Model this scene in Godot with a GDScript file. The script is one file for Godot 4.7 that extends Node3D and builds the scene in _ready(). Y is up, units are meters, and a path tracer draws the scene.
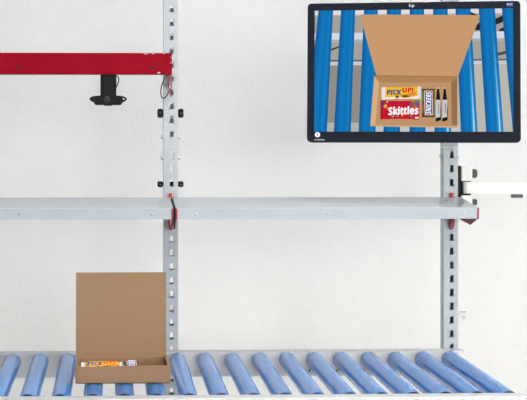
extends Node3D

# ------------------------------------------------------------------ mesh builder
class MB:
	var v := PackedVector3Array()
	var n := PackedVector3Array()
	var t := PackedVector2Array()

	func tri(a: Vector3, b: Vector3, c: Vector3, na: Vector3, nb: Vector3, nc: Vector3, ta := Vector2.ZERO, tb := Vector2.ZERO, tc := Vector2.ZERO) -> void:
		if (b - a).cross(c - a).dot(na + nb + nc) > 0.0:
			v.append_array([a, c, b]); n.append_array([na, nc, nb]); t.append_array([ta, tc, tb])
		else:
			v.append_array([a, b, c]); n.append_array([na, nb, nc]); t.append_array([ta, tb, tc])

	func quad(a: Vector3, b: Vector3, c: Vector3, d: Vector3, nn: Vector3) -> void:
		var u := [Vector2(0, 1), Vector2(1, 1), Vector2(1, 0), Vector2(0, 0)]
		tri(a, b, c, nn, nn, nn, u[0], u[1], u[2])
		tri(a, c, d, nn, nn, nn, u[0], u[2], u[3])

	# box from lo to hi with chamfered edges
	func box(lo: Vector3, hi: Vector3, ch := 0.0, x := Transform3D.IDENTITY) -> void:
		var c := (lo + hi) * 0.5
		var h := (hi - lo) * 0.5
		ch = minf(ch, minf(h.x, minf(h.y, h.z)) * 0.95)
		for ax in 3:
			var a1 := (ax + 1) % 3
			var a2 := (ax + 2) % 3
			for s in [-1.0, 1.0]:
				var q := []
				for k in [[-1, -1], [1, -1], [1, 1], [-1, 1]]:
					var p := Vector3.ZERO
					p[ax] = s * h[ax]
					p[a1] = k[0] * (h[a1] - ch)
					p[a2] = k[1] * (h[a2] - ch)
					q.append(x * (c + p))
				var nn := Vector3.ZERO
				nn[ax] = s
				quad(q[0], q[1], q[2], q[3], x.basis * nn)
			if ch > 0.0:
				for s1 in [-1.0, 1.0]:
					for s2 in [-1.0, 1.0]:
						var q := []
						for e in [[-1, 0], [1, 0], [1, 1], [-1, 1]]:
							var p := Vector3.ZERO
							p[ax] = e[0] * (h[ax] - ch)
							p[a1] = s1 * (h[a1] - (ch if e[1] == 0 else 0.0))
							p[a2] = s2 * (h[a2] - (ch if e[1] == 1 else 0.0))
							q.append(x * (c + p))
						var nn := Vector3.ZERO
						nn[a1] = s1
						nn[a2] = s2
						quad(q[0], q[1], q[2], q[3], (x.basis * nn).normalized())
		if ch > 0.0:
			for sx in [-1.0, 1.0]:
				for sy in [-1.0, 1.0]:
					for sz in [-1.0, 1.0]:
						var s := Vector3(sx, sy, sz)
						var nn := (x.basis * s).normalized()
						tri(x * (c + s * (h - Vector3(0, ch, ch))), x * (c + s * (h - Vector3(ch, 0, ch))), x * (c + s * (h - Vector3(ch, ch, 0))), nn, nn, nn)

	# polygon in (a, b) extruded along an axis; x maps local (px, py, depth) to space
	func prism(poly: PackedVector2Array, d0: float, d1: float, x := Transform3D.IDENTITY) -> void:
		var idx := Geometry2D.triangulate_polygon(poly)
		for k in range(0, idx.size(), 3):
			for d in [d0, d1]:
				var nn := x.basis * Vector3(0, 0, -1.0 if d == d0 else 1.0) * signf(d1 - d0)
				tri(x * Vector3(poly[idx[k]].x, poly[idx[k]].y, d), x * Vector3(poly[idx[k + 1]].x, poly[idx[k + 1]].y, d), x * Vector3(poly[idx[k + 2]].x, poly[idx[k + 2]].y, d), nn, nn, nn)
		var cw := Geometry2D.is_polygon_clockwise(poly)
		for k in poly.size():
			var p := poly[k]
			var q := poly[(k + 1) % poly.size()]
			var e := (q - p).normalized()
			var nn := x.basis * (Vector3(-e.y, e.x, 0) if cw else Vector3(e.y, -e.x, 0))
			quad(x * Vector3(p.x, p.y, d0), x * Vector3(q.x, q.y, d0), x * Vector3(q.x, q.y, d1), x * Vector3(p.x, p.y, d1), nn)

	# lathe: profile of (radius, along) spun round the local z axis
	func lathe(pr: Array, x := Transform3D.IDENTITY, seg := 28, sharp := true) -> void:
		for k in pr.size() - 1:
			var p: Vector2 = pr[k]
			var q: Vector2 = pr[k + 1]
			var e := (q - p).normalized()
			var nr := Vector2(e.y, -e.x)
			for i in seg:
				var a := TAU * i / seg
				var b := TAU * (i + 1) / seg
				var da := Vector3(cos(a), sin(a), 0)
				var db := Vector3(cos(b), sin(b), 0)
				var na := (x.basis * (da * nr.x + Vector3(0, 0, nr.y))).normalized()
				var nb := (x.basis * (db * nr.x + Vector3(0, 0, nr.y))).normalized()
				var A := x * (da * p.x + Vector3(0, 0, p.y))
				var B := x * (db * p.x + Vector3(0, 0, p.y))
				var C := x * (db * q.x + Vector3(0, 0, q.y))
				var D := x * (da * q.x + Vector3(0, 0, q.y))
				if p.x > 1e-6: tri(A, B, C, na, nb, nb)
				if q.x > 1e-6: tri(A, C, D, na, nb, na)

	# round tube along a smooth line through pts
	func tube(pts: Array, r: float, seg := 8, steps := 6) -> void:
		var c := Curve3D.new()
		for k in pts.size():
			var a: Vector3 = pts[maxi(k - 1, 0)]
			var b: Vector3 = pts[mini(k + 1, pts.size() - 1)]
			var tg := (b - a) / 6.0
			c.add_point(pts[k], -tg, tg)
		var line := []
		for k in pts.size() - 1:
			for s in steps:
				line.append(c.sample(k, float(s) / steps))
		line.append(pts[-1])
		var side := Vector3.ZERO
		var rings := []
		for k in line.size():
			var dir: Vector3 = (line[mini(k + 1, line.size() - 1)] - line[maxi(k - 1, 0)]).normalized()
			if side == Vector3.ZERO:
				side = dir.cross(Vector3(0.3, 0.5, 0.81)).normalized()
			side = (side - dir * side.dot(dir)).normalized()
			var up := dir.cross(side)
			var ring := []
			for i in seg:
				var a := TAU * i / seg
				ring.append(side * cos(a) + up * sin(a))
			rings.append(ring)
		for k in line.size() - 1:
			for i in seg:
				var j := (i + 1) % seg
				var p: Vector3 = line[k]
				var q: Vector3 = line[k + 1]
				tri(p + rings[k][i] * r, p + rings[k][j] * r, q + rings[k + 1][j] * r, rings[k][i], rings[k][j], rings[k + 1][j])
				tri(p + rings[k][i] * r, q + rings[k + 1][j] * r, q + rings[k + 1][i] * r, rings[k][i], rings[k + 1][j], rings[k + 1][i])

	func mesh() -> ArrayMesh:
		var m := ArrayMesh.new()
		var a := []
		a.resize(Mesh.ARRAY_MAX)
		a[Mesh.ARRAY_VERTEX] = v
		a[Mesh.ARRAY_NORMAL] = n
		a[Mesh.ARRAY_TEX_UV] = t
		m.add_surface_from_arrays(Mesh.PRIMITIVE_TRIANGLES, a)
		return m

var M := {}

func obj(called: String, mb, m: Material, parent: Node = null, at := Vector3.ZERO) -> MeshInstance3D:
	var o := MeshInstance3D.new()
	o.name = called
	o.mesh = mb.mesh() if mb is MB else mb
	o.material_override = m
	o.position = at
	o.cast_shadow = GeometryInstance3D.SHADOW_CASTING_SETTING_ON
	(parent if parent else self).add_child(o, true)
	return o

func thing(called: String, label: String, category: String, at := Vector3.ZERO, group := "") -> Node3D:
	var o := Node3D.new()
	o.name = called
	add_child(o, true)
	o.position = at
	tag(o, label, category, group)
	return o

func tag(o: Node, label: String, category: String, group := "") -> void:
	o.set_meta("label", label)
	o.set_meta("category", category)
	if group: o.set_meta("group", group)

func struct(called: String, mb, m: Material, label: String, category: String) -> MeshInstance3D:
	var o := obj(called, mb, m)
	o.set_meta("kind", "structure")
	tag(o, label, category)
	return o

func bx(lo: Vector3, hi: Vector3, ch := 0.0, x := Transform3D.IDENTITY) -> MB:
	var b := MB.new()
	b.box(lo, hi, ch, x)
	return b

# ------------------------------------------------------------------ materials
func mat(c: Color, rough := 0.5, metal := 0.0, spec := 0.5) -> StandardMaterial3D:
	var m := StandardMaterial3D.new()
	m.albedo_color = c
	m.roughness = rough
	m.metallic = metal
	m.metallic_specular = spec
	return m

func noise_img(size: int, seed_: int, freq: float, oct: int, kind := FastNoiseLite.TYPE_SIMPLEX_SMOOTH) -> Image:
	var f := FastNoiseLite.new()
	f.seed = seed_
	f.noise_type = kind
	f.frequency = freq
	f.fractal_octaves = oct
	return f.get_seamless_image(size, size)

func tinted(img: Image, lo: Color, hi: Color) -> ImageTexture:
	var o := Image.create(img.get_width(), img.get_height(), false, Image.FORMAT_RGB8)
	for y in img.get_height():
		for x in img.get_width():
			o.set_pixel(x, y, lo.lerp(hi, img.get_pixel(x, y).r))
	return ImageTexture.create_from_image(o)

func triplanar(m: StandardMaterial3D, scale_: float) -> void:
	m.uv1_triplanar = true
	m.uv1_world_triplanar = true
	m.uv1_scale = Vector3.ONE * scale_

func make_materials() -> void:
	var wm := mat(Color(1, 1, 1), 0.9, 0.0, 0.25)
	wm.albedo_texture = tinted(noise_img(512, 5, 0.05, 4), Color("ececec"), Color("efefee"))
	wm.heightmap_enabled = true
	wm.heightmap_texture = ImageTexture.create_from_image(noise_img(1024, 11, 0.14, 2))
	wm.heightmap_scale = 0.065
	triplanar(wm, 0.54)
	wm.uv1_offset = Vector3(0.243, -0.216, 0)
	M.wall = wm
	M.sidewall = mat(Color("7f8890"), 0.9)
	M.ceiling = mat(Color("f2f2f0"), 0.9)
	var fl := mat(Color(1, 1, 1), 0.6)
	fl.albedo_texture = tinted(noise_img(256, 8, 0.05, 4), Color("cfcfcb"), Color("dbdbd8"))
	triplanar(fl, 1.0)
	M.floor = fl
	M.grey = mat(Color("b1b9bf"), 0.26)          # powder coated light grey
	M.rail = mat(Color("c4c5c5"), 0.4)
	M.zinc = mat(Color("c4cad0"), 0.35, 0.9)
	M.steel = mat(Color("b8bcc0"), 0.3, 1.0)
	M.black = mat(Color("0d0e11"), 0.45, 0.0, 0.3)
	M.rubber = mat(Color("101012"), 0.65)
	M.darkgrey = mat(Color("4a4d50"), 0.5)
	M.white = mat(Color("eeeeec"), 0.4)
	var rd := mat(Color(1, 1, 1), 0.45, 0.0, 0.15)
	rd.albedo_texture = tinted(noise_img(256, 21, 0.02, 4), Color("8a091d"), Color("940c22"))
	triplanar(rd, 3.0)
	M.red = rd
	M.redplastic = mat(Color("d8202e"), 0.4)
	M.redsteel = mat(Color("a02430"), 0.45)
	var bl := mat(Color(1, 1, 1), 0.22)
	bl.albedo_texture = tinted(noise_img(256, 31, 0.02, 4), Color("0c74c0"), Color("1683d0"))
	triplanar(bl, 4.0)
	M.blue = bl
	var cb := mat(Color(1, 1, 1), 0.85, 0.0, 0.2)
	var fib := noise_img(512, 41, 0.06, 4)
	cb.albedo_texture = tinted(fib, Color("8b6e55"), Color("a18367"))
	triplanar(cb, 7.0)
	M.card = cb
	M.bezel = mat(Color("1b1f28"), 0.5, 0.0, 0.2)
	M.patch = mat(Color("e6e2da"), 0.9)
	M.patchlip = mat(Color("b9b2a4"), 0.8)

# ------------------------------------------------------------------ picture drawing (flat print only)
func poly_fill(img: Image, p: PackedVector2Array, c: Color) -> void:
	var lo := 1e9
	var hi := -1e9
	for q in p:
		lo = minf(lo, q.y)
		hi = maxf(hi, q.y)
	for y in range(maxi(int(floor(lo)), 0), mini(int(ceil(hi)) + 1, img.get_height())):
		var ys := y + 0.5
		var xs := []
		for k in p.size():
			var a := p[k]
			var b := p[(k + 1) % p.size()]
			if (a.y <= ys) != (b.y <= ys):
				xs.append(a.x + (ys - a.y) / (b.y - a.y) * (b.x - a.x))
		xs.sort()
		for k in range(0, xs.size() - 1, 2):
			var x0 := maxi(int(round(xs[k])), 0)
			var x1 := mini(int(round(xs[k + 1])), img.get_width())
			if x1 > x0:
				img.fill_rect(Rect2i(x0, y, x1 - x0, 1), c)

func text_tris(text: String, bold := true) -> PackedVector3Array:
	var tm := TextMesh.new()
	var sf := SystemFont.new()
	sf.font_names = PackedStringArray(["Droid Sans"])
	sf.font_weight = 700 if bold else 400
	tm.font = sf
	tm.text = text
	tm.font_size = 64
	tm.pixel_size = 0.01
	tm.depth = 0.0
	tm.curve_step = 1.0
	var out := PackedVector3Array()
	var a := tm.get_mesh_arrays()
	var vs: PackedVector3Array = a[Mesh.ARRAY_VERTEX]
	var ix = a[Mesh.ARRAY_INDEX]
	if ix == null or ix.size() == 0:
		return vs
	for i in ix:
		out.append(vs[i])
	return out

# draws the text filling a box centred on at, size = (width, height), leaning by slant, turned by turn
func draw_text(img: Image, text: String, at: Vector2, size: Vector2, c: Color, slant := 0.0, turn := 0.0, fat := 0.0) -> void:
	var tr := text_tris(text)
	var lo := Vector2(1e9, 1e9)
	var hi := -lo
	for q in tr:
		lo = lo.min(Vector2(q.x, q.y))
		hi = hi.max(Vector2(q.x, q.y))
	for off in ([Vector2.ZERO] if fat == 0.0 else [Vector2(-fat, 0), Vector2(fat, 0), Vector2(0, -fat), Vector2(0, fat)]):
		for k in range(0, tr.size() - 2, 3):
			var p := PackedVector2Array()
			for j in 3:
				var s := (Vector2(tr[k + j].x, tr[k + j].y) - (lo + hi) * 0.5) / (hi - lo) * size
				p.append(at + off + Vector2(s.x + s.y * slant, -s.y).rotated(turn))
			poly_fill(img, p, c)

func img_new(w: int, h: int, c: Color) -> Image:
	var i := Image.create(w, h, false, Image.FORMAT_RGB8)
	i.fill(c)
	return i

func rect_poly(x0: float, y0: float, x1: float, y1: float) -> PackedVector2Array:
	return PackedVector2Array([Vector2(x0, y0), Vector2(x1, y0), Vector2(x1, y1), Vector2(x0, y1)])

func disc(c: Vector2, r: float, sy := 1.0) -> PackedVector2Array:
	var p := PackedVector2Array()
	for k in 20:
		p.append(c + Vector2(cos(TAU * k / 20), sin(TAU * k / 20) * sy) * r)
	return p

func print_biscuit() -> Image:
	var i := img_new(320, 104, Color("f2b824"))
	i.fill_rect(Rect2i(0, 0, 34, 104), Color("e4e4ea"))
	i.fill_rect(Rect2i(290, 0, 30, 104), Color("dcdce4"))
	poly_fill(i, PackedVector2Array([Vector2(34, 88), Vector2(120, 84), Vector2(200, 94), Vector2(290, 80), Vector2(290, 104), Vector2(34, 104)]), Color("f0eee8"))
	poly_fill(i, PackedVector2Array([Vector2(162, 72), Vector2(270, 44), Vector2(286, 66), Vector2(180, 94)]), Color("d78a3c"))
	poly_fill(i, PackedVector2Array([Vector2(160, 72), Vector2(200, 70), Vector2(232, 84), Vector2(178, 92)]), Color("7a4420"))
	poly_fill(i, disc(Vector2(128, 84), 13), Color("7c4a28"))
	draw_text(i, "PICK", Vector2(104, 46), Vector2(110, 40), Color("1c4f9c"), 0.1, 0.0, 1.5)
	draw_text(i, "UP!", Vector2(214, 30), Vector2(86, 38), Color("d8262c"), 0.1, 0.0, 1.5)
	return i

func print_candy() -> Image:
	var i := img_new(320, 150, Color("c4162f"))
	i.fill_rect(Rect2i(0, 0, 20, 150), Color("b0122a"))
	var r := RandomNumberGenerator.new()
	r.seed = 7
	var cs := [Color("e8a01c"), Color("2f8a3c"), Color("5c2d82"), Color("e65a1e"), Color("f0d028"), Color("2a62b0")]
	for k in 46:
		var left := k % 2 == 0
		var p := Vector2(r.randf_range(22, 70), r.randf_range(10, 70)) if left else Vector2(r.randf_range(250, 312), r.randf_range(8, 62))
		if k > 34:
			p = Vector2(r.randf_range(100, 290), r.randf_range(108, 124))
		poly_fill(i, disc(p, r.randf_range(7, 11)), cs[k % 6])
	draw_text(i, "Skittles", Vector2(190, 80), Vector2(238, 62), Color("f6f2f0"), 0.08, -0.04, 3.0)
	i.fill_rect(Rect2i(284, 128, 28, 14), Color("eeeae8"))
	return i

func print_choco() -> Image:
	var i := img_new(320, 140, Color("5a6a28"))
	for k in 5:
		poly_fill(i, disc(Vector2(30 + k * 66, 8 + (k % 2) * 124), 22), Color("3e4f20"))
	i.fill_rect(Rect2i(0, 0, 12, 140), Color("453018"))
	i.fill_rect(Rect2i(308, 0, 12, 140), Color("453018"))
	poly_fill(i, PackedVector2Array([Vector2(20, 28), Vector2(300, 18), Vector2(300, 118), Vector2(20, 126)]), Color("c0342c"))
	poly_fill(i, PackedVector2Array([Vector2(26, 34), Vector2(294, 24), Vector2(294, 112), Vector2(26, 120)]), Color("f2efe8"))
	poly_fill(i, PackedVector2Array([Vector2(32, 40), Vector2(288, 30), Vector2(288, 106), Vector2(32, 114)]), Color("223c9a"))
	draw_text(i, "SNICKERS", Vector2(160, 72), Vector2(240, 58), Color("f4f4f6"), 0.18, 0.0, 1.5)
	return i

var prints := {}

# what the monitor shows: the packing box seen from the overhead camera
func screen_picture() -> Image:
	var S := 6.0
	var img := img_new(1192, 728, Color("a09c94"))
	var P := func(u, v): return Vector2((u - 314.4) * S, (v - 9.6) * S)
	var band := func(v0, v1, c): img.fill_rect(Rect2i(0, int((v0 - 9.6) * S), 1192, int((v1 - v0) * S)), c)
	band.call(9.6, 14.0, Color("dcdde0"))
	band.call(14.0, 15.5, Color("b9b7b2"))
	band.call(15.5, 32.3, Color("a4a098"))
	band.call(32.3, 39.0, Color("d3d9e2"))
	band.call(39.0, 42.0, Color("a9b0b8"))
	band.call(42.0, 59.4, Color("a5a299"))
	band.call(59.4, 61.2, Color("5d6874"))
	band.call(61.2, 65.0, Color("c8ccd0"))
	band.call(65.0, 131.0, Color("918d85"))
	# paler floor under the right-hand side and the lowest strip
	poly_fill(img, PackedVector2Array([P.call(452, 65), P.call(514, 65), P.call(514, 132), P.call(452, 132)]), Color("b9b8b0"))
	for u in [[327.0, 336.0], [351.0, 360.0]]:
		poly_fill(img, rect_poly(P.call(u[0], 0).x, P.call(0, 122).y, P.call(u[1], 0).x, 728), Color("b0b3b0"))
	poly_fill(img, rect_poly(P.call(370, 0).x, P.call(0, 124).y, P.call(460, 0).x, 728), Color("c4c6c4"))
	# cables and dark fittings behind the rollers
	poly_fill(img, PackedVector2Array([P.call(331, 48.2), P.call(339, 45.6), P.call(339, 47.2), P.call(331, 50)]), Color("2c3034"))
	poly_fill(img, PackedVector2Array([P.call(471, 12.5), P.call(480, 16.5), P.call(480, 18.5), P.call(471, 15)]), Color("202226"))
	poly_fill(img, PackedVector2Array([P.call(474, 29), P.call(481, 22), P.call(481, 31), P.call(475, 31)]), Color("24262a"))
	poly_fill(img, PackedVector2Array([P.call(495, 20), P.call(503, 16.5), P.call(503, 23), P.call(495, 26)]), Color("202428"))
	poly_fill(img, PackedVector2Array([P.call(500, 30), P.call(504, 28), P.call(504, 32), P.call(499, 32)]), Color("24262a"))
	poly_fill(img, PackedVector2Array([P.call(497, 53.5), P.call(506, 51.6), P.call(506, 54.5), P.call(497, 56.5)]), Color("4a4e50"))
	# blue rollers: left and right edges at the top and at the bottom
	var rl := [[318.1, 333.1, 306.0, 327.3], [341.2, 355.6, 334.4, 351.5], [364.5, 378.5, 359.5, 376.5], [387.6, 402.0, 384.4, 401.0], [410.5, 425.0, 410.6, 426.4], [434.0, 448.5, 435.4, 452.0], [456.3, 471.3, 461.6, 478.0], [479.3, 495.3, 486.4, 503.4], [502.2, 518.0, 512.6, 530.0]]
	var cols := [Color("0a5c9a"), Color("0b67a9"), Color("0c72b6"), Color("0d79bd"), Color("0a74b8"), Color("0a70b4"), Color("1480c4"), Color("0a6cb0"), Color("085a98")]
	for r in rl.size():
		var q = rl[r]
		for k in 18:
			var a := k / 18.0
			var b := (k + 1) / 18.0
			var fk := a * 8.0
			var c: Color = cols[int(fk)].lerp(cols[mini(int(fk) + 1, 8)], fk - int(fk))
			var c2 := c
			if r >= 5:
				c2 = c.lerp(Color("4fb4ea"), clampf(1.0 - absf(a - 0.78) * 5.0, 0, 1))
				if absf(a - 0.78) < 0.05: c2 = Color("d8eefa")
			for s in 10:
				var s0 := s / 10.0
				var s1 := (s + 1) / 10.0
				var pp := PackedVector2Array()
				for e in [[a, s0], [b, s0], [b, s1], [a, s1]]:
					var u0: float = lerpf(q[0], q[1], e[0])
					var u1: float = lerpf(q[2], q[3], e[0])
					pp.append(P.call(lerpf(u0, u1, e[1]), lerpf(9.6, 131.2, e[1])))
				poly_fill(img, pp, c.lerp(c2, clampf((s0 - 0.1) * 1.2, 0, 1)))
	# the open carton
	poly_fill(img, PackedVector2Array([P.call(375.0, 75.5), P.call(458, 77), P.call(458, 127), P.call(371.2, 125.2), P.call(371.2, 122.8)]), Color("b58a61"))
	poly_fill(img, PackedVector2Array([P.call(377.3, 75), P.call(458.5, 76.8), P.call(452, 82.5), P.call(379.6, 82.0)]), Color("b08459"))
	poly_fill(img, PackedVector2Array([P.call(379.6, 82.0), P.call(452, 82.5), P.call(452.6, 124.0), P.call(376.4, 124.5)]), Color("be9469"))
	poly_fill(img, PackedVector2Array([P.call(375.2, 76.2), P.call(379.8, 82), P.call(376.4, 124.6), P.call(371.3, 123)]), Color("d9b083"))
	poly_fill(img, PackedVector2Array([P.call(452, 82.5), P.call(458, 77), P.call(458, 126), P.call(452.6, 124.0)]), Color("9a704a"))
	poly_fill(img, PackedVector2Array([P.call(371.3, 123.4), P.call(376.4, 124.2), P.call(458, 125.2), P.call(458, 127), P.call(371.3, 125.6)]), Color("cfa678"))
	poly_fill(img, PackedVector2Array([P.call(360.4, 14.0), P.call(481.0, 15.9), P.call(458.6, 77), P.call(377.2, 75.4)]), Color("c99a6d"))
	poly_fill(img, PackedVector2Array([P.call(377.2, 74.8), P.call(458.6, 76.4), P.call(458.6, 77.2), P.call(377.2, 75.7)]), Color("9c7148"))
	# fibre grain of the board
	var f := FastNoiseLite.new()
	f.seed = 3
	f.frequency = 0.09
	f.fractal_octaves = 3
	for y in range(20, 706):
		for x in range(270, 1005):
			var c := img.get_pixel(x, y)
			if c.r > c.b + 0.2 and c.r > 0.5:
				var k := 1.0 + f.get_noise_2d(x, y) * 0.06
				img.set_pixel(x, y, Color(c.r * k, c.g * k, c.b * k))
	# contents
	var put := func(src: Image, u0, v0, u1, v1, quarter, lean):
		var im: Image = src.duplicate()
		if quarter: im.rotate_90(COUNTERCLOCKWISE)
		im.resize(int((u1 - u0) * S), int((v1 - v0) * S), Image.INTERPOLATE_LANCZOS)
		var p: Vector2 = P.call(u0, v0)
		var wv: int = im.get_width()
		var hv: int = im.get_height()
		for y in hv:
			for x in wv:
				var a: float = float(x) / wv
				var b: float = float(y) / hv
				# crimped ends keep their full breadth, the filled middle draws in
				var pinch: float = 0.035 * sin(PI * (b if quarter else a))
				var cross: float = a if quarter else b
				var along: float = b if quarter else a
				var ragged: float = 0.008 * sin(cross * 70.0)
				if cross < pinch or cross > 1.0 - pinch or along < 0.008 + ragged or along > 0.992 + ragged:
					continue
				img.set_pixel(int(p.x) + x, int(p.y) + y + (0 if quarter else int((0.5 - a) * lean)), im.get_pixel(x, y))
	put.call(prints.biscuit, 382.1, 86.4, 422.3, 98.9, false, 5.0)
	put.call(prints.candy, 380.9, 99.9, 420.6, 119.2, false, -3.0)
	put.call(prints.choco, 422.8, 88.4, 436.0, 117.0, true, 0.0)
	for u in [436.6, 443.2]:
		poly_fill(img, PackedVector2Array([P.call(u + 1.6, 88.5), P.call(u + 2.4, 86.4), P.call(u + 3.2, 88.5)]), Color("d8dade"))
		poly_fill(img, PackedVector2Array([P.call(u + 1.4, 88.6), P.call(u + 3.4, 88.6), P.call(u + 4.6, 99.4), P.call(u + 0.4, 99.4)]), Color("18181c"))
		poly_fill(img, rect_poly(P.call(u + 0.2, 0).x, P.call(0, 99.4).y, P.call(u + 4.7, 0).x, P.call(0, 117.4).y), Color("c9cbd0"))
		poly_fill(img, rect_poly(P.call(u + 2.6, 0).x, P.call(0, 103).y, P.call(u + 3.3, 0).x, P.call(0, 113).y), Color("6a6c74"))
		poly_fill(img, PackedVector2Array([P.call(u + 0.2, 117.4), P.call(u + 4.7, 116.4), P.call(u + 5.2, 119.6), P.call(u + 0.0, 121.2)]), Color("141416"))
		poly_fill(img, PackedVector2Array([P.call(u + 4.7, 104), P.call(u + 5.6, 110), P.call(u + 5.2, 119.6), P.call(u + 4.7, 118)]), Color("2a2a2e"))
	return img

# ------------------------------------------------------------------ things
const PITCH := 0.0384

# one perforated face of an upright: keyhole slots every PITCH between y0 and y1
func slotted(b: MB, y0: float, y1: float, foot: float, z0: float, z1: float, hw: float, hx: float) -> void:
	b.box(Vector3(-hw, y0, z0), Vector3(hx - 0.0061, y1, z1))
	b.box(Vector3(hx + 0.0061, y0, z0), Vector3(hw, y1, z1))
	var k0 := int(ceil((y0 + 0.004 - foot) / PITCH))
	var y := y0
	var k := k0
	while true:
		var a := foot + k * PITCH
		if a + 0.0195 > y1 - 0.002:
			break
		b.box(Vector3(hx - 0.0061, y, z0), Vector3(hx + 0.0061, a, z1))
		b.box(Vector3(hx - 0.0061, a + 0.0050, z0), Vector3(hx - 0.0047, a + 0.0195, z1))
		b.box(Vector3(hx + 0.0052, a + 0.0050, z0), Vector3(hx + 0.0061, a + 0.0195, z1))
		y = a + 0.0195
		k += 1
	b.box(Vector3(hx - 0.0061, y, z0), Vector3(hx + 0.0061, y1, z1))

func make_post(x: float, label: String, seam: float, foot_low: float, foot_high: float, open_back := true) -> Node3D:
	var t := thing("perforated_post", label, "post", Vector3(x, 0, 0), "uprights of the packing station")
	var w := 0.0198
	var zf := -0.05
	var zb := -0.095
	for s in [["lower_section", 0.012, seam - 0.0008, foot_low, 0.0], ["upper_section", seam + 0.0008, 2.25, foot_high, 0.0145]]:
		var b := MB.new()
		slotted(b, s[1], s[2], s[3], zf - 0.002, zf, w, 0.0021)
		if open_back:
			slotted(b, s[1], s[2], s[3] + s[4], zb, zb + 0.002, w, 0.0021)
		else:
			b.box(Vector3(-w, s[1], zb), Vector3(w, s[2], zb + 0.002))  # unseen solid back, shaped to keep light out of the slots
		for sx in [-1.0, 1.0]:
			b.box(Vector3(sx * w - (0.002 if sx > 0 else 0.0), s[1], zb + 0.002), Vector3(sx * w + (0.002 if sx < 0 else 0.0), s[2], zf - 0.002))
			# rolled lip that stands out along the rear corner
			b.box(Vector3(sx * w - 0.0005, s[1], zb + 0.004), Vector3(sx * w + 0.0005, s[2], zb + 0.016))
		obj(s[0], b, M.grey, t)
	for y in [seam + 0.031, seam - 0.026]:
		for sx in [-1.0, 1.0]:
			var b := MB.new()
			var fr := Transform3D(Basis(Vector3.UP, sx * PI / 2), Vector3(sx * w, y, -0.072))
			b.lathe([Vector2(0.0, 0.0075), Vector2(0.005, 0.0075), Vector2(0.0062, 0.006), Vector2(0.0062, 0.0)], fr, 6)
			obj("bolt", b, M.zinc, t)
	obj("foot_plate", bx(Vector3(-0.05, 0, -0.13), Vector3(0.05, 0.012, -0.02), 0.002), M.grey, t)
	obj("top_cap", bx(Vector3(-0.0205, 2.25, -0.096), Vector3(0.0205, 2.258, -0.049), 0.002), M.rubber, t)
	return t

func make_shelf(x0: float, x1: float, label: String, screws: Array, holes: Array) -> void:
	var t := thing("metal_shelf", label, "shelf", Vector3(0, 1.2217, -0.048), "grey shelves of the packing station")
	t.rotation.x = 0.077
	var d := 0.2237
	var b := MB.new()
	# folded sheet: deck, rounded front nose, front lip with return, rear lip
	var prof := PackedVector2Array([Vector2(0.001, 0), Vector2(d - 0.002, 0), Vector2(d - 0.0006, -0.0006), Vector2(d, -0.002), Vector2(d, -0.030), Vector2(d - 0.014, -0.030), Vector2(d - 0.014, -0.0287), Vector2(d - 0.0015, -0.0287), Vector2(d - 0.0015, -0.0016), Vector2(0.0025, -0.0016), Vector2(0.0025, -0.026), Vector2(0.001, -0.026)])
	b.prism(prof, x0, x1, Transform3D(Basis(Vector3(0, 0, 1), Vector3(0, 1, 0), Vector3(1, 0, 0)), Vector3.ZERO))
	obj("deck", b, M.grey, t)
	for sx in screws:
		var s := MB.new()
		s.lathe([Vector2(0, 0.0022), Vector2(0.0022, 0.0022), Vector2(0.0036, 0.0014), Vector2(0.004, 0.0)], Transform3D(Basis.IDENTITY, Vector3(sx, -0.0152, d)), 12)
		obj("rivet", s, M.zinc, t)
	var bp := PackedVector2Array([Vector2(0, -0.002), Vector2(d - 0.002, -0.002), Vector2(d - 0.002, -0.0305), Vector2(0.204, -0.036), Vector2(0.136, -0.059), Vector2(0.0065, -0.061), Vector2(0.0055, -0.055)])
	for e in [[x0, 1.0], [x1, -1.0]]:
		var p := MB.new()
		var xe: float = e[0]
		p.prism(bp, xe, xe + e[1] * 0.0022, Transform3D(Basis(Vector3(0, 0, 1), Vector3(0, 1, 0), Vector3(1, 0, 0)), Vector3.ZERO))
		# front return of the bracket, wrapped round the end of the lip
		p.box(Vector3(minf(xe - e[1] * 0.0004, xe + e[1] * 0.0043), -0.0305, d - 0.001), Vector3(maxf(xe - e[1] * 0.0004, xe + e[1] * 0.0043), -0.0012, d + 0.0012), 0.0004)
		obj("end_bracket", p, M.redsteel, t)
	for hx in holes:
		obj("lock_pin", bx(Vector3(hx - 0.0048, 0.0005, 0.0005), Vector3(hx + 0.0048, 0.0125, 0.009), 0.0012), M.redplastic, t)
		var h := MB.new()
		var pp := PackedVector2Array([Vector2(-0.006, -0.058), Vector2(0.006, -0.056), Vector2(0.0065, -0.076), Vector2(0.003, -0.088), Vector2(-0.002, -0.090), Vector2(-0.006, -0.082)])
		h.prism(pp, 0.008, 0.020, Transform3D(Basis.IDENTITY, Vector3(hx, 0, 0)))
		obj("hook", h, M.redsteel, t)

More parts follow.
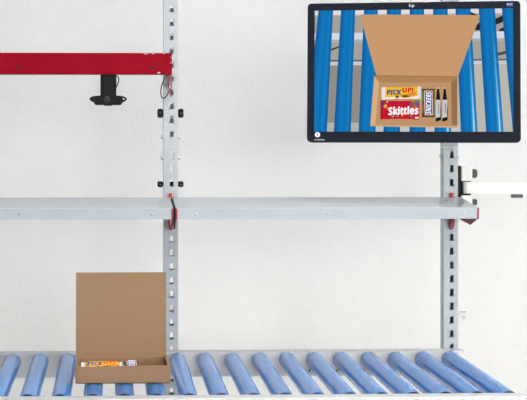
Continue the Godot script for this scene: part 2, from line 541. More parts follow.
func make_conveyor() -> void:
	var t := thing("roller_conveyor", "flat gravity conveyor of glossy blue rollers between two light grey side rails", "conveyor", Vector3(0, 0, 0))
	var x_axis := Transform3D(Basis(Vector3(0, 0, 1), Vector3(0, 1, 0), Vector3(1, 0, 0)), Vector3.ZERO)
	var back := MB.new()
	back.prism(PackedVector2Array([Vector2(-0.047, 0.735), Vector2(-0.047, 0.7975), Vector2(-0.045, 0.7995), Vector2(-0.002, 0.7985), Vector2(0, 0.7965), Vector2(0, 0.733), Vector2(-0.045, 0.733)]), -0.66, 0.946, x_axis)
	back.prism(PackedVector2Array([Vector2(-0.047, 0.7965), Vector2(-0.047, 0.7975), Vector2(-0.045, 0.7995), Vector2(-0.002, 0.7985), Vector2(0, 0.7955), Vector2(-0.002, 0.7955)]), 0.946, 0.973, x_axis)
	obj("back_rail", back, M.rail, t)
	var front := MB.new()
	front.prism(PackedVector2Array([Vector2(0.640, 0.733), Vector2(0.640, 0.7942), Vector2(0.6415, 0.7957), Vector2(0.6855, 0.7957), Vector2(0.687, 0.7942), Vector2(0.687, 0.733)]), -0.66, 1.32, x_axis)
	obj("front_rail", front, M.rail, t)
	var r := 0.0228
	var sleeve := MB.new()
	sleeve.lathe([Vector2(r - 0.0012, 0.0055), Vector2(r - 0.0006, 0.0056), Vector2(r, 0.0066), Vector2(r, 0.6328), Vector2(r - 0.0006, 0.6338), Vector2(r - 0.0012, 0.6339)], Transform3D.IDENTITY, 40)
	var cap := MB.new()
	cap.lathe([Vector2(0, 0.004), Vector2(r - 0.0012, 0.005), Vector2(r - 0.0012, 0.012)], Transform3D.IDENTITY, 24)
	var cap2 := MB.new()
	cap2.lathe([Vector2(r - 0.0012, 0.627), Vector2(r - 0.0012, 0.6345), Vector2(0, 0.6355)], Transform3D.IDENTITY, 24)
	var axle := MB.new()
	axle.lathe([Vector2(0.004, -0.001), Vector2(0.004, 0.641)], Transform3D.IDENTITY, 8)
	var sm := sleeve.mesh()
	var cm := cap.mesh()
	var cm2 := cap2.mesh()
	var am := axle.mesh()
	for k in range(-9, 11):
		var o := obj("roller", sm, M.blue, t, Vector3(0.18134 + 0.075 * k, 0.8 - r, 0))
		o.rotation.z = 1.7 * k
		obj("bearing_cap", cm, M.rubber, o)
		obj("bearing_cap", cm2, M.rubber, o)
		obj("axle", am, M.steel, o)
	for p in [[0.5440, 0.7476], [0.6200, 0.7478], [0.6942, 0.7486]]:
		var s := MB.new()
		s.lathe([Vector2(0, 0.0025), Vector2(0.003, 0.0025), Vector2(0.0036, 0.0)], Transform3D(Basis.IDENTITY, Vector3(p[0], p[1], 0)), 10)
		obj("screw", s, M.darkgrey, t)
	for x in [-0.62, 1.27]:
		obj("leg", bx(Vector3(x - 0.02, 0.012, 0.644), Vector3(x + 0.02, 0.733, 0.684), 0.003), M.rail, t)
		obj("foot", bx(Vector3(x - 0.04, 0.0, 0.625), Vector3(x + 0.04, 0.012, 0.703), 0.003), M.rubber, t)

func make_beam() -> void:
	var t := thing("red_beam", "long dark red steel beam with scuffed paint, carrying a small black camera", "beam")
	var x_axis := Transform3D(Basis(Vector3(0, 0, 1), Vector3(0, 1, 0), Vector3(1, 0, 0)), Vector3.ZERO)
	var b := MB.new()
	b.prism(PackedVector2Array([Vector2(0.120, 1.6113), Vector2(0.174, 1.6113), Vector2(0.1755, 1.6098), Vector2(0.1755, 1.5567), Vector2(0.174, 1.5552), Vector2(0.120, 1.5552), Vector2(0.120, 1.5570), Vector2(0.1735, 1.5570), Vector2(0.1735, 1.6095), Vector2(0.120, 1.6095)]), -0.66, 0.1588, x_axis)
	obj("channel", b, M.red, t)
	for x in [0.1565, -0.655]:
		var p := MB.new()
		p.prism(PackedVector2Array([Vector2(-0.049, 1.605), Vector2(0.173, 1.605), Vector2(0.173, 1.5555), Vector2(0.166, 1.512), Vector2(0.156, 1.4965), Vector2(0.145, 1.4965), Vector2(0.125, 1.545), Vector2(0.0, 1.54), Vector2(-0.049, 1.52)]), x, x + 0.0022, x_axis)
		obj("end_bracket", p, M.redsteel, t)
	for p in [[-0.2453, 1.5732], [0.1076, 1.5737]]:
		var s := MB.new()
		s.lathe([Vector2(0.0016, 0.0012), Vector2(0.0034, 0.0018), Vector2(0.0042, 0.0)], Transform3D(Basis.IDENTITY, Vector3(p[0], p[1], 0.1755)), 10)
		s.lathe([Vector2(0, 0.0008), Vector2(0.0018, 0.0008)], Transform3D(Basis.IDENTITY, Vector3(p[0], p[1], 0.1755)), 10)
		obj("screw", s, M.rubber, t)
	# paint chipped to bare primer by the end of the beam
	var chips := MB.new()
	var poly := [[0.1195, 1.5585], [0.1215, 1.5600], [0.1235, 1.5598], [0.1250, 1.5618], [0.1272, 1.5604], [0.1285, 1.5588], [0.1250, 1.5580]]
	var pv := PackedVector2Array()
	for q in poly: pv.append(Vector2(q[0], q[1]))
	chips.prism(pv, 0.1754, 0.1757)
	for q in [[0.085, 1.6082, 0.010], [0.106, 1.6086, 0.006], [0.1545, 1.599, 0.0025], [0.155, 1.584, 0.002], [0.136, 1.6088, 0.004]]:
		chips.box(Vector3(q[0], q[1], 0.1754), Vector3(q[0] + q[2], q[1] + 0.0014, 0.1757))
	obj("paint_chips", chips, M.white, t)

func make_overhead_camera() -> void:
	var t := thing("overhead_camera", "small black camera hanging under the red beam on a flat bracket", "camera", Vector3(-0.0085, 1.5552, 0.15))
	var b := MB.new()
	b.box(Vector3(-0.0205, -0.058, 0.010), Vector3(0.0215, 0.0, 0.016), 0.0008)
	b.box(Vector3(-0.0160, -0.056, 0.016), Vector3(0.0165, -0.006, 0.0185), 0.001)
	b.box(Vector3(-0.0205, -0.0012, -0.028), Vector3(0.0215, 0.0, 0.016), 0.0004)
	obj("bracket", b, M.black, t)
	# body: a bar with rounded ends above and a narrower flat belly
	var body := MB.new()
	var half := [Vector2(0.0, -0.0552), Vector2(0.020, -0.0555), Vector2(0.036, -0.0568), Vector2(0.0440, -0.0590), Vector2(0.0482, -0.0622), Vector2(0.0488, -0.0655), Vector2(0.0465, -0.0690), Vector2(0.0415, -0.0720), Vector2(0.0370, -0.0745), Vector2(0.0345, -0.0790), Vector2(0.0325, -0.0805)]
	var pr := PackedVector2Array()
	for q in half: pr.append(q)
	for k in range(half.size() - 1, 0, -1): pr.append(Vector2(-half[k].x, half[k].y))
	body.prism(pr, -0.002, 0.026)
	var inner := PackedVector2Array()
	for q in pr:
		inner.append(Vector2(q.x * 0.965, -0.0675 + (q.y + 0.0675) * 0.86))
	body.prism(inner, 0.026, 0.0285)
	var bo := obj("body", body, M.black, t)
	var gl := mat(Color("1c1e24"), 0.1)
	var ln := MB.new()
	ln.lathe([Vector2(0, 0.0012), Vector2(0.007, 0.001), Vector2(0.0085, 0.0)], Transform3D(Basis.IDENTITY, Vector3(-0.004, -0.066, 0.0285)), 20)
	obj("lens", ln, gl, bo)
	var lb := MB.new()
	lb.lathe([Vector2(0, 0.002), Vector2(0.010, 0.002), Vector2(0.011, 0.0)], Transform3D(Basis(Vector3.RIGHT, PI / 2), Vector3(0, -0.0805, 0.012)), 20)
	obj("lower_lens", lb, gl, bo)
	var led := MB.new()
	led.lathe([Vector2(0, 0.001), Vector2(0.002, 0.0008), Vector2(0.0024, 0.0)], Transform3D(Basis.IDENTITY, Vector3(0.0405, -0.0645, 0.0285)), 12)
	obj("indicator", led, M.zinc, bo)
	var c := MB.new()
	c.tube([Vector3(0.012, -0.004, 0.02), Vector3(0.020, -0.003, 0.021), Vector3(0.027, -0.009, 0.021), Vector3(0.026, -0.022, 0.021), Vector3(0.020, -0.036, 0.021), Vector3(0.017, -0.047, 0.02), Vector3(0.018, -0.057, 0.012)], 0.0016)
	obj("cable", c, M.rubber, t)

func make_clamp(y0: float, y1: float, label: String) -> void:
	var t := thing("clamp", label, "clamp", Vector3(0.1645, (y0 + y1) * 0.5, -0.076), "black clamps on the upright")
	var h := (y1 - y0) * 0.5
	obj("strap", bx(Vector3(-0.030, -h * 0.8, -0.0265), Vector3(0.030, h * 0.8, -0.0215), 0.001), M.black, t)
	for s in [-1.0, 1.0]:
		var b := MB.new()
		b.box(Vector3(minf(s * 0.0215, s * 0.036), -h, -0.026), Vector3(maxf(s * 0.0215, s * 0.036), h, 0.014), 0.003)
		var o := obj("jaw", b, M.black, t)
		var g := MB.new()
		g.box(Vector3(s * 0.029 - 0.003, -0.0018, 0.0138), Vector3(s * 0.029 + 0.003, 0.0018, 0.0152), 0.0006)
		obj("screw_slot", g, M.darkgrey, o)

func make_arm() -> void:
	var t := thing("monitor_arm", "white swivel arm with black clamp knobs bolted to the upright", "monitor arm", Vector3(0.967, 1.25, -0.07))
	obj("mount_plate", bx(Vector3(0.0015, -0.055, -0.030), Vector3(0.0085, 0.058, 0.020), 0.001), M.black, t)
	for s in [[0.0155, 0.057], [-0.052, -0.0245]]:
		var o := obj("clamp_block", bx(Vector3(0.0085, s[0], -0.025), Vector3(0.040, s[1], 0.022), 0.003), M.white, t)
		var k := MB.new()
		var yc: float = 0.0365 if s[0] > 0 else -0.044
		var kr := 0.0125 if s[0] > 0 else 0.009
		k.lathe([Vector2(kr * 0.8, 0.0), Vector2(kr, 0.002), Vector2(kr, 0.012), Vector2(kr * 0.8, 0.0155), Vector2(0, 0.0165)], Transform3D(Basis(Vector3.UP, PI / 2), Vector3(0.040, yc, 0.005)), 16)
		obj("knob", k, M.darkgrey, o)
	var piv := MB.new()
	piv.lathe([Vector2(0, 0.0155), Vector2(0.014, 0.0155), Vector2(0.014, -0.0245), Vector2(0, -0.0245)], Transform3D(Basis(Vector3.RIGHT, -PI / 2), Vector3(0.026, 0, 0)), 24)
	obj("pivot", piv, M.black, t)
	var l := MB.new()
	var lk := PackedVector2Array()
	for k in 13:
		var a := PI * 0.5 + PI * k / 12.0
		lk.append(Vector2(0.029 + cos(a) * 0.0155, sin(a) * 0.0195))
	for k in 13:
		var a := -PI * 0.5 + PI * k / 12.0
		lk.append(Vector2(0.30 + cos(a) * 0.0195, sin(a) * 0.0195))
	l.prism(lk, -0.0175, 0.0145, Transform3D(Basis(Vector3.RIGHT, Vector3(0, 0, 1), Vector3(0, -1, 0)), Vector3(0, -0.0045, 0)))
	obj("lower_link", l, M.white, t)
	obj("cable_clip", bx(Vector3(0.153, -0.0315, 0.0), Vector3(0.184, -0.0222, 0.018), 0.0015), M.darkgrey, t)
	var ri := MB.new()
	ri.lathe([Vector2(0, -0.025), Vector2(0.021, -0.025), Vector2(0.021, 0.63), Vector2(0.018, 0.635), Vector2(0, 0.635)], Transform3D(Basis(Vector3.RIGHT, -PI / 2), Vector3(0.30, 0, 0)), 24)
	obj("riser", ri, M.white, t)
	# upper link runs above the monitor, then a drop plate goes down behind it
	var a0 := Vector3(0.30, 0.602, 0.0)
	var head := Vector3(0.838 - 0.967, 0.602, 0.105 + 0.07 - 0.025)
	var dir := (head - a0).normalized()
	var bs := Basis(dir, Vector3.UP, dir.cross(Vector3.UP))
	var ul := MB.new()
	ul.box(Vector3(0, -0.017, -0.019), Vector3((head - a0).length(), 0.017, 0.019), 0.005, Transform3D(bs, a0))
	obj("upper_link", ul, M.white, t)
	obj("drop_plate", bx(Vector3(-0.03, -0.31, -0.016), Vector3(0.03, 0.02, 0.0), 0.003, Transform3D(Basis(Vector3.UP, -0.2073), head)), M.white, t)
	obj("mount_head", bx(Vector3(-0.05, -0.34, 0.0), Vector3(0.05, -0.24, 0.022), 0.003, Transform3D(Basis(Vector3.UP, -0.2073), head)), M.black, t)

func make_monitor() -> void:
	var t := thing("computer_monitor", "flat black-framed computer monitor showing an open cardboard box on blue rollers", "monitor", Vector3(0.7942, 1.5623, 0.178))
	t.rotation = Vector3(-0.0721, -0.2073, 0)
	var W := 0.278
	var Hh := 0.1855
	var sw := 0.259
	var st := 0.1662
	var sb := -0.1578
	var rr := 0.010
	var outer := PackedVector2Array()
	for c in [[1, 1, 0.0], [-1, 1, 0.5], [-1, -1, 1.0], [1, -1, 1.5]]:
		for k in 6:
			var a: float = PI * (c[2] + 0.1 * k)
			outer.append(Vector2(c[0] * (W - rr) + cos(a) * rr, c[1] * (Hh - rr) + sin(a) * rr))
	# bezel: four mitred bars round the panel, as one frame with a sunk inner edge
	var fr := MB.new()
	for s in [[-W, -sw, sb, st], [sw, W, sb, st]]:
		fr.box(Vector3(s[0], s[2], -0.016), Vector3(s[1], s[3], 0.0))
	for s in [[st, Hh], [-Hh, sb]]:
		var pl := PackedVector2Array()
		for q in outer:
			if (s[0] > 0 and q.y > 0) or (s[0] < 0 and q.y < 0):
				pl.append(q)
		if s[0] > 0:
			pl.append_array([Vector2(-W, st), Vector2(W, st)])
		else:
			pl.append_array([Vector2(W, sb), Vector2(-W, sb)])
		fr.prism(pl, -0.016, 0.0)
	var bz := obj("bezel", fr, M.bezel, t)
	var bk := MB.new()
	bk.prism(outer, -0.030, -0.016)
	bk.box(Vector3(-0.20, -0.13, -0.048), Vector3(0.20, 0.13, -0.030), 0.008)
	obj("back_cover", bk, M.bezel, t)
	var sc := mat(Color("020203"), 0.6, 0.0, 0.1)
	var tex := ImageTexture.create_from_image(screen_picture())
	sc.emission_enabled = true
	sc.emission = Color(1, 1, 1)
	sc.emission_texture = tex
	sc.emission_operator = BaseMaterial3D.EMISSION_OP_MULTIPLY
	sc.emission_energy_multiplier = SCREEN_GLOW
	var p := MB.new()
	p.quad(Vector3(-sw, sb, -0.0018), Vector3(sw, sb, -0.0018), Vector3(sw, st, -0.0018), Vector3(-sw, st, -0.0018), Vector3(0, 0, 1))
	var scr := obj("screen", p, sc, t)
	scr.set_meta("label", "lit screen showing snacks and pens in an open cardboard box")
	var al := AreaLight3D.new()
	al.name = "screen_light"
	al.area_size = Vector2(0.51, 0.32)
	al.light_energy = 0.02
	al.light_color = Color("a8c0d8")
	al.area_range = 8.0
	al.shadow_enabled = true
	al.position = Vector3(0, 0.004, 0.004)
	al.rotation.y = PI
	t.add_child(al)
	# maker's mark, sticker, print and keys on the frame
	var lm := mat(Color("c9ced6"), 0.4)
	obj("emblem", text_solid("hp", 0.0135, 0.0105, 0.0006), lm, bz, Vector3(-0.003, 0.1755, 0.0002))
	var st1 := MB.new()
	st1.lathe([Vector2(0, 0.0006), Vector2(0.0068, 0.0006), Vector2(0.007, 0.0)], Transform3D(Basis.IDENTITY, Vector3(-0.2500, -0.1662, 0.0)), 24)
	var so := obj("round_sticker", st1, M.white, bz)
	var dk := mat(Color("3a3c42"), 0.6)
	obj("sticker_mark", bx(Vector3(-0.2515, -0.1690, 0.0006), Vector3(-0.2490, -0.1634, 0.0009)), dk, bz)
	obj("model_print", text_solid("HP LP2475w", 0.027, 0.0040, 0.0003), lm, bz, Vector3(-0.2440, -0.1797, 0.0001))
	obj("corner_sticker", bx(Vector3(0.243, 0.1705, 0.0), Vector3(0.259, 0.1805, 0.0005)), mat(Color("2a4690"), 0.4), bz)
	for q in [[0.2455, 0.1770, "c8d4ea"], [0.2505, 0.1765, "8aa4d8"], [0.2550, 0.1770, "d89a88"]]:
		obj("sticker_print", bx(Vector3(q[0] - 0.0017, q[1] - 0.0017, 0.0005), Vector3(q[0] + 0.0017, q[1] + 0.0017, 0.0008)), mat(Color(q[2]), 0.5), bz)
	for x in [0.205, 0.218, 0.231, 0.244]:
		obj("key", bx(Vector3(x, -0.1832, -0.001), Vector3(x + 0.010, -0.1775, 0.0008), 0.0006), M.black, bz)

func text_solid(text: String, w: float, h: float, d: float) -> MB:
	var tr := text_tris(text)
	var lo := Vector2(1e9, 1e9)
	var hi := -lo
	for q in tr:
		lo = lo.min(Vector2(q.x, q.y))
		hi = hi.max(Vector2(q.x, q.y))
	var b := MB.new()
	for k in range(0, tr.size() - 2, 3):
		var p := []
		for j in 3:
			var s := (Vector2(tr[k + j].x, tr[k + j].y) - (lo + hi) * 0.5) / (hi - lo) * Vector2(w, h)
			p.append(Vector3(s.x, s.y, d))
		b.tri(p[0], p[1], p[2], Vector3(0, 0, 1), Vector3(0, 0, 1), Vector3(0, 0, 1))
	return b

func make_box() -> void:
	var t := thing("cardboard_box", "brown cardboard mailer box standing open on the blue rollers, lid upright", "box", Vector3(0.0272, 0.8, 0.4285))
	var w := 0.1115
	var d := 0.0755
	var h := 0.0425
	var th := 0.003
	obj("base_panel", bx(Vector3(-w, 0.0003, -d), Vector3(w, th, d), 0.0006), M.card, t)
	# front wall: rolled over at the top, dipping a little at the left
	var fp := MB.new()
	fp.prism(PackedVector2Array([Vector2(-w + 0.001, 0.0008), Vector2(w - 0.001, 0.0008), Vector2(w + 0.0005, 0.004), Vector2(w, h + 0.0008), Vector2(w * 0.3, h + 0.0002), Vector2(-w * 0.4, h - 0.0014), Vector2(-w, h - 0.0022), Vector2(-w - 0.0005, 0.004)]), d - 2 * th, d)
	obj("front_wall", fp, M.card, t)
	obj("back_wall", bx(Vector3(-w + 0.001, 0.001, -d), Vector3(w - 0.001, h, -d + th), 0.0006), M.card, t)
	for s in [-1.0, 1.0]:
		var sp := MB.new()
		# doubled side wall with a rounded shoulder and the locking tab at the foot
		var out := PackedVector2Array([Vector2(-d + 0.001, 0.001), Vector2(d - 0.004, 0.001), Vector2(d - 0.002, h - 0.006), Vector2(d - 0.008, h - 0.001), Vector2(-d + 0.03, h), Vector2(-d + 0.001, h + 0.004)])
		var x := Transform3D(Basis(Vector3(0, 0, 1), Vector3(s * 0.045, 1, 0), Vector3(1, 0, 0)), Vector3.ZERO)
		sp.prism(out, s * (w - 2 * th), s * w, x)
		var so := obj("side_wall", sp, M.card, t)
		var tb := MB.new()
		tb.prism(PackedVector2Array([Vector2(d - 0.024, 0.001), Vector2(d - 0.004, 0.001), Vector2(d - 0.003, h - 0.010), Vector2(d - 0.010, h - 0.004), Vector2(d - 0.024, h - 0.004)]), s * w, s * (w + 0.0025), x)
		obj("locking_tab", tb, M.card, so)
	# lid stands straight up from the back edge; the tuck flap above the crease leans in a little
	var lp := bx(Vector3(-w - 0.0045, h - 0.001, -d - 0.0005), Vector3(w - 0.0015, h + 0.1708, -d + th - 0.0005))
	var lo := obj("lid", lp, M.card, t)
	var fl := bx(Vector3(-w - 0.0044, 0.0, 0.0), Vector3(w - 0.0016, 0.0395, th), 0.0, Transform3D(Basis(Vector3.RIGHT, 0.03), Vector3(0, h + 0.1708, -d - 0.0005)))
	obj("tuck_flap", fl, M.card, lo)
	# the lid leans back a few degrees on its hinge
	lo.transform = Transform3D(Basis.IDENTITY, Vector3(0, h, -d)) * Transform3D(Basis(Vector3.RIGHT, -0.05), Vector3.ZERO) * Transform3D(Basis.IDENTITY, Vector3(0, -h, d))

# wrapped bar: a pillow with flat crimped ends; printed face up, uv across the top
func pillow(L: float, W: float, T: float, seed_: int) -> MB:
	var b := MB.new()
	var r := RandomNumberGenerator.new()
	r.seed = seed_
	var nx := 26
	var nz := 12
	var wob := []
	for i in nx + 1:
		wob.append(r.randf_range(-1, 1))
	for side in [1.0, -1.0]:
		var pts := []
		for i in nx + 1:
			var row := []
			var x := float(i) / nx
			var ends := smoothstep(0.06, 0.2, x) * (1.0 - smoothstep(0.8, 0.94, x))
			for j in nz + 1:
				var z := float(j) / nz
				var prof := pow(maxf(0.0, 1.0 - pow(absf(z * 2 - 1), 3.2)), 0.55)
				var y: float = T * 0.5 * (1.0 + side * (0.04 + 0.96 * ends * prof)) + wob[i] * T * 0.02
				row.append(Vector3((x - 0.5) * L, y, (z - 0.5) * W * (1.0 + 0.04 * (1.0 - ends))))
			pts.append(row)
		for i in nx:
			for j in nz:
				var A: Vector3 = pts[i][j]
				var B: Vector3 = pts[i + 1][j]
				var C: Vector3 = pts[i + 1][j + 1]
				var D: Vector3 = pts[i][j + 1]
				var nn := (C - A).cross(B - D).normalized()
				if nn.y * side < 0.0: nn = -nn
				var ua := Vector2(float(i) / nx, float(j) / nz)
				var ub := Vector2(float(i + 1) / nx, float(j) / nz)
				var uc := Vector2(float(i + 1) / nx, float(j + 1) / nz)
				var ud := Vector2(float(i) / nx, float(j + 1) / nz)
				b.tri(A, B, C, nn, nn, nn, ua, ub, uc)
				b.tri(A, C, D, nn, nn, nn, ua, uc, ud)
	return b

func wrapper(called: String, label: String, category: String, img: Image, L: float, W: float, T: float, at: Vector3, rot: Vector3, seed_: int) -> void:
	var m := mat(Color(1, 1, 1), 0.3)
	m.albedo_texture = ImageTexture.create_from_image(img)
	var o := obj(called, pillow(L, W, T, seed_), m, null, at)
	o.rotation = rot
	tag(o, label, category)

func make_pen(x: float, z: float, turn: float, label: String) -> void:
	var t := thing("ballpoint_pen", label, "pen", Vector3(x, 0.8035, z), "pens in the cardboard box")
	t.rotation.y = turn
	var up := Transform3D(Basis.IDENTITY, Vector3(0, 0.0052, 0))
	var a := MB.new()
	a.lathe([Vector2(0.0, -0.066), Vector2(0.0012, -0.065), Vector2(0.0024, -0.058)], up, 14)
	obj("tip", a, M.steel, t)
	var g := MB.new()
	g.lathe([Vector2(0.0024, -0.058), Vector2(0.0046, -0.046), Vector2(0.005, -0.020)], up, 14)
	obj("grip", g, M.rubber, t)
	var br := MB.new()
	br.lathe([Vector2(0.005, -0.020), Vector2(0.005, 0.045)], up, 14)
	obj("barrel", br, M.zinc, t)
	var e := MB.new()
	e.lathe([Vector2(0.005, 0.045), Vector2(0.005, 0.057), Vector2(0.003, 0.060), Vector2(0.003, 0.066), Vector2(0, 0.067)], up, 14)
	obj("push_button", e, M.rubber, t)
	obj("clip", bx(Vector3(0.0045, 0.0042, 0.012), Vector3(0.0062, 0.0072, 0.056), 0.0004), M.black, t)

func make_light(at: Vector3, label: String) -> void:
	var t := thing("ceiling_light", label, "ceiling light", at, "ceiling panels of the room")
	var sx := 0.30
	var sz := 0.60
	var f := MB.new()
	f.box(Vector3(-sx - 0.02, -0.03, -sz - 0.02), Vector3(-sx, 0, sz + 0.02), 0.002)
	f.box(Vector3(sx, -0.03, -sz - 0.02), Vector3(sx + 0.02, 0, sz + 0.02), 0.002)
	f.box(Vector3(-sx, -0.03, -sz - 0.02), Vector3(sx, 0, -sz), 0.002)
	f.box(Vector3(-sx, -0.03, sz), Vector3(sx, 0, sz + 0.02), 0.002)
	obj("frame", f, M.white, t)
	var g := mat(Color("f4f4f0"), 0.6)
	g.emission_enabled = true
	g.emission = Color(1.0, 0.99, 0.97)
	g.emission_energy_multiplier = 1.2
	obj("diffuser", bx(Vector3(-sx, -0.026, -sz), Vector3(sx, -0.022, sz)), g, t)
	var al := AreaLight3D.new()
	al.name = "panel_light"
	al.area_size = Vector2(sx * 1.96, sz * 1.96)
	al.light_energy = PANEL_ENERGY
	al.light_color = Color(0.98, 0.98, 1.0)
	al.area_range = 12.0
	al.shadow_enabled = true
	al.position = Vector3(0, -0.034, 0)
	al.rotation.x = -PI / 2
	t.add_child(al)

func make_window(called: String, x: Transform3D, a0: float, a1: float, y0: float, y1: float, label: String) -> void:
	var wf := MB.new()
	var mid := (a0 + a1) * 0.5
	for a in [a0, mid - 0.03, a1 - 0.06]:
		wf.box(Vector3(a, y0, -0.025), Vector3(a + 0.06, y1, 0.025), 0.004, x)
	for y in [y0, y1 - 0.06]:
		wf.box(Vector3(a0, y, -0.025), Vector3(a1, y + 0.06, 0.025), 0.004, x)
	var wn := struct(called, wf, M.white, label, "window")
	var gm := mat(Color(1, 1, 1, 0.06), 0.0)
	gm.transparency = BaseMaterial3D.TRANSPARENCY_ALPHA
	for a in [a0 + 0.06, mid + 0.03]:
		obj("pane", bx(Vector3(a, y0 + 0.06, -0.003), Vector3(a + (a1 - a0) * 0.5 - 0.09, y1 - 0.06, 0.003), 0.0, x), gm, wn)

# ------------------------------------------------------------------ scene
const EXPOSURE := 0.92
const SCREEN_GLOW := 1.08
const PANEL_ENERGY := 1.75

func _ready() -> void:
	# camera: level view with a shifted lens, as in an upright-corrected product photograph
	var F := 1535.376
	var cam := Camera3D.new()
	cam.name = "camera"
	cam.position = Vector3(0, 1.42442, 4.2)
	cam.rotation.y = -0.0396684
	cam.projection = Camera3D.PROJECTION_FRUSTUM
	cam.near = 0.1
	cam.far = 60.0
	cam.size = 400.0 / F * cam.near
	cam.frustum_offset = Vector2((263.5 - 172.3726) / F, -(200.0 - 124.2159) / F) * cam.near
	add_child(cam)
	cam.current = true
	var we := WorldEnvironment.new()
	we.name = "environment"
	var env := Environment.new()
	env.background_mode = Environment.BG_SKY
	var sky := Sky.new()
	var sm := ProceduralSkyMaterial.new()
	sm.sky_top_color = Color("e6e4e2")
	sm.sky_horizon_color = Color("f4efe8")
	sm.ground_horizon_color = Color("d8d8d4")
	sm.ground_bottom_color = Color("9a9a96")
	sm.sky_energy_multiplier = 3.1
	sky.sky_material = sm
	env.sky = sky
	env.ambient_light_source = Environment.AMBIENT_SOURCE_DISABLED
	env.tonemap_mode = Environment.TONE_MAPPER_LINEAR
	env.tonemap_exposure = EXPOSURE
	env.sdfgi_enabled = true
	env.ssao_enabled = true
	env.ssil_enabled = true
	we.environment = env
	add_child(we)
	make_materials()
	prints = {"biscuit": print_biscuit(), "candy": print_candy(), "choco": print_choco()}

	# room
	var X0 := -2.8
	var X1 := 2.6
	var Z0 := -0.70
	var Z1 := 5.6
	var HH := 3.0
	struct("wall_back", bx(Vector3(X0 - 0.2, -0.2, Z0 - 0.2), Vector3(X1 + 0.2, HH + 0.2, Z0)), M.wall, "white rough-plastered wall behind the packing station", "wall")
	struct("wall_left", bx(Vector3(X0 - 0.2, -0.2, Z0), Vector3(X0, HH + 0.2, Z1)), M.sidewall, "plain blue-grey side wall away from the window", "wall")
	struct("floor", bx(Vector3(X0, -0.2, Z0), Vector3(X1, 0.0, Z1)), M.floor, "grey concrete workshop floor", "floor")
	struct("ceiling", bx(Vector3(X0, HH, Z0), Vector3(X1, HH + 0.2, Z1)), M.ceiling, "white ceiling with flat light panels", "ceiling")
	# windows: one in the side wall, one in the wall that faces the station
	var wy0 := 0.45
	var wy1 := 2.65
	var wz0 := 2.4
	var wz1 := 5.0
	var wr := MB.new()
	wr.box(Vector3(X1, -0.2, Z0), Vector3(X1 + 0.2, wy0, Z1))
	wr.box(Vector3(X1, wy1, Z0), Vector3(X1 + 0.2, HH + 0.2, Z1))
	wr.box(Vector3(X1, wy0, Z0), Vector3(X1 + 0.2, wy1, wz0))
	wr.box(Vector3(X1, wy0, wz1), Vector3(X1 + 0.2, wy1, Z1))
	struct("wall_right", wr, M.ceiling, "white side wall with a wide window", "wall")
	var fx0 := 0.4
	var fx1 := 2.45
	var wq := MB.new()
	wq.box(Vector3(X0 - 0.2, -0.2, Z1), Vector3(X1 + 0.2, wy0, Z1 + 0.2))
	wq.box(Vector3(X0 - 0.2, wy1, Z1), Vector3(X1 + 0.2, HH + 0.2, Z1 + 0.2))
	wq.box(Vector3(X0 - 0.2, wy0, Z1), Vector3(fx0, wy1, Z1 + 0.2))
	wq.box(Vector3(fx1, wy0, Z1), Vector3(X1 + 0.2, wy1, Z1 + 0.2))
	struct("wall_front", wq, M.ceiling, "white wall with a window, facing the packing station", "wall")
	make_window("window_1", Transform3D(Basis(Vector3.UP, -PI / 2), Vector3(X1 + 0.1, 0, 0)), wz0, wz1, wy0, wy1, "wide white-framed window in the side wall")
	make_window("window_2", Transform3D(Basis.IDENTITY, Vector3(0, 0, Z1 + 0.1)), fx0, fx1, wy0, wy1, "white-framed window in the wall facing the packing station")
	for p in [[0.35, 1.1, "ceiling light panel over the camera side of the shelves"], [1.6, 0.9, "ceiling light panel over the monitor side, toward the window"], [-0.4, 3.9, "ceiling light panel over the far corner away from the window"], [1.3, 3.9, "ceiling light panel between the window and the facing wall"]]:
		make_light(Vector3(p[0], HH, p[1]), p[2])

	# packing station
	make_post(0.1645, "light grey perforated steel upright between the two shelves, carrying black clamps", 1.3574, 0.8278 - PITCH * 21, 1.735 - PITCH * 9)
	make_post(0.9465, "light grey perforated steel upright behind the monitor, carrying the white arm", 1.3597, 1.0986 - PITCH * 28, 1.3640, false)
	make_post(-0.6480, "light grey perforated steel upright at the far left end of the red beam", 1.3574, 0.8278 - PITCH * 21, 1.735 - PITCH * 9)
	make_conveyor()
	make_shelf(-0.645, 0.1618, "grey sheet-metal shelf under the red beam, above the cardboard box", [0.1063, -0.2388], [0.1632])
	make_shelf(0.1692, 0.971, "grey sheet-metal shelf under the monitor, with red end bracket", [0.2218, 0.57, 0.9313], [0.9468])
	make_beam()
	make_monitor()
	make_arm()
	make_overhead_camera()
	make_clamp(1.4425, 1.4674, "taller black clamp on the upright, level with the camera under the beam")
	make_clamp(1.2492, 1.2650, "shorter black clamp on the upright just above the shelves")
	make_box()

	# contents of the box, back row first
	wrapper("biscuit_bar", "yellow and white wrapped biscuit bar lying in the cardboard box", "snack bar", prints.biscuit, 0.105, 0.038, 0.020, Vector3(-0.0225, 0.8125, 0.3785), Vector3(0.50, 0.03, 0.0), 2)
	wrapper("candy_bag", "red wrapped candy bag lying flat in the cardboard box", "candy bag", prints.candy, 0.100, 0.056, 0.016, Vector3(-0.0235, 0.8040, 0.448), Vector3(0, 0.0, 0), 3)
	wrapper("chocolate_bar", "blue and brown wrapped chocolate bar lying crosswise in the cardboard box", "chocolate bar", prints.choco, 0.082, 0.038, 0.022, Vector3(0.0500, 0.8115, 0.404), Vector3(0, PI / 2 + 0.05, 0.22), 4)
	make_pen(0.0800, 0.420, 0.0, "black and silver ballpoint pen beside the chocolate bar in the box")
	make_pen(0.0985, 0.420, 0.0, "black and silver ballpoint pen next to the box side wall")

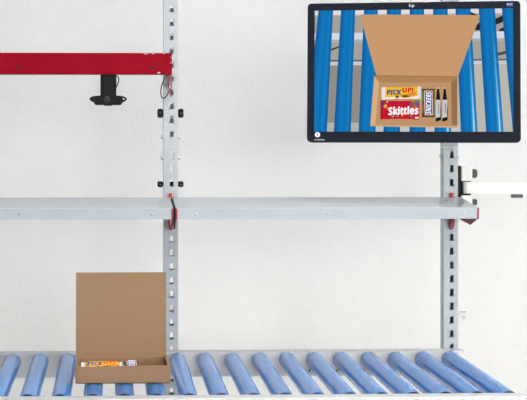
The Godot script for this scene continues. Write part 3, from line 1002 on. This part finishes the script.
	# loose cable, dark strand for the shelf-gap shade, little plate on the wall
	var c := MB.new()
	c.tube([Vector3(0.148, 1.5565, 0.13), Vector3(0.141, 1.545, 0.10), Vector3(0.1345, 1.525, 0.06), Vector3(0.134, 1.508, 0.03), Vector3(0.139, 1.497, 0.0), Vector3(0.150, 1.5, -0.03), Vector3(0.1645, 1.5245, -0.049)], 0.0015)
	c.tube([Vector3(0.1395, 1.535, 0.05), Vector3(0.150, 1.530, 0.02), Vector3(0.163, 1.535, -0.02), Vector3(0.1665, 1.537, -0.052)], 0.0011)
	var co := obj("cable", c, M.rubber)
	tag(co, "thin black cable looping from the red beam end into the upright", "cable")
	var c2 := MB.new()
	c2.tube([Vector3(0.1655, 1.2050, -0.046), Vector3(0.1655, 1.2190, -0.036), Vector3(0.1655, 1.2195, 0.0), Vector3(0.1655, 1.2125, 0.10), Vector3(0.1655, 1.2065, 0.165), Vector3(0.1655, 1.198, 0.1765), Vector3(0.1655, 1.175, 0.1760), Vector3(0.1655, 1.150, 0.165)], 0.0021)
	var gap_shade := obj("cable", c2, M.rubber)  # no real cable: black strand added as the dark of the shelf gap
	tag(gap_shade, "added black strand standing in for the shade in the gap between the two shelves", "cable")
	var wp := thing("wall_plate", "small cream plate with a screw hole on the plaster wall beside the upright", "wall plate", Vector3(1.1321, 0.8066, Z0))
	obj("plate", bx(Vector3(-0.012, -0.018, 0.0), Vector3(0.019, 0.013, 0.0012), 0.0005), M.wall, wp)
	var lip := MB.new()
	lip.box(Vector3(-0.014, 0.0125, 0.0), Vector3(0.008, 0.0155, 0.005), 0.001)
	lip.box(Vector3(-0.024, 0.0065, 0.0), Vector3(-0.0130, 0.0090, 0.005), 0.001)
	obj("lip", lip, M.patchlip, wp)
	var ring := MB.new()
	ring.lathe([Vector2(0.0035, 0.0035), Vector2(0.0045, 0.006), Vector2(0.006, 0.0045), Vector2(0.0065, 0.003)], Transform3D(Basis.IDENTITY, Vector3(0, -0.003, 0.0)), 16)
	obj("screw_ring", ring, M.patch, wp)
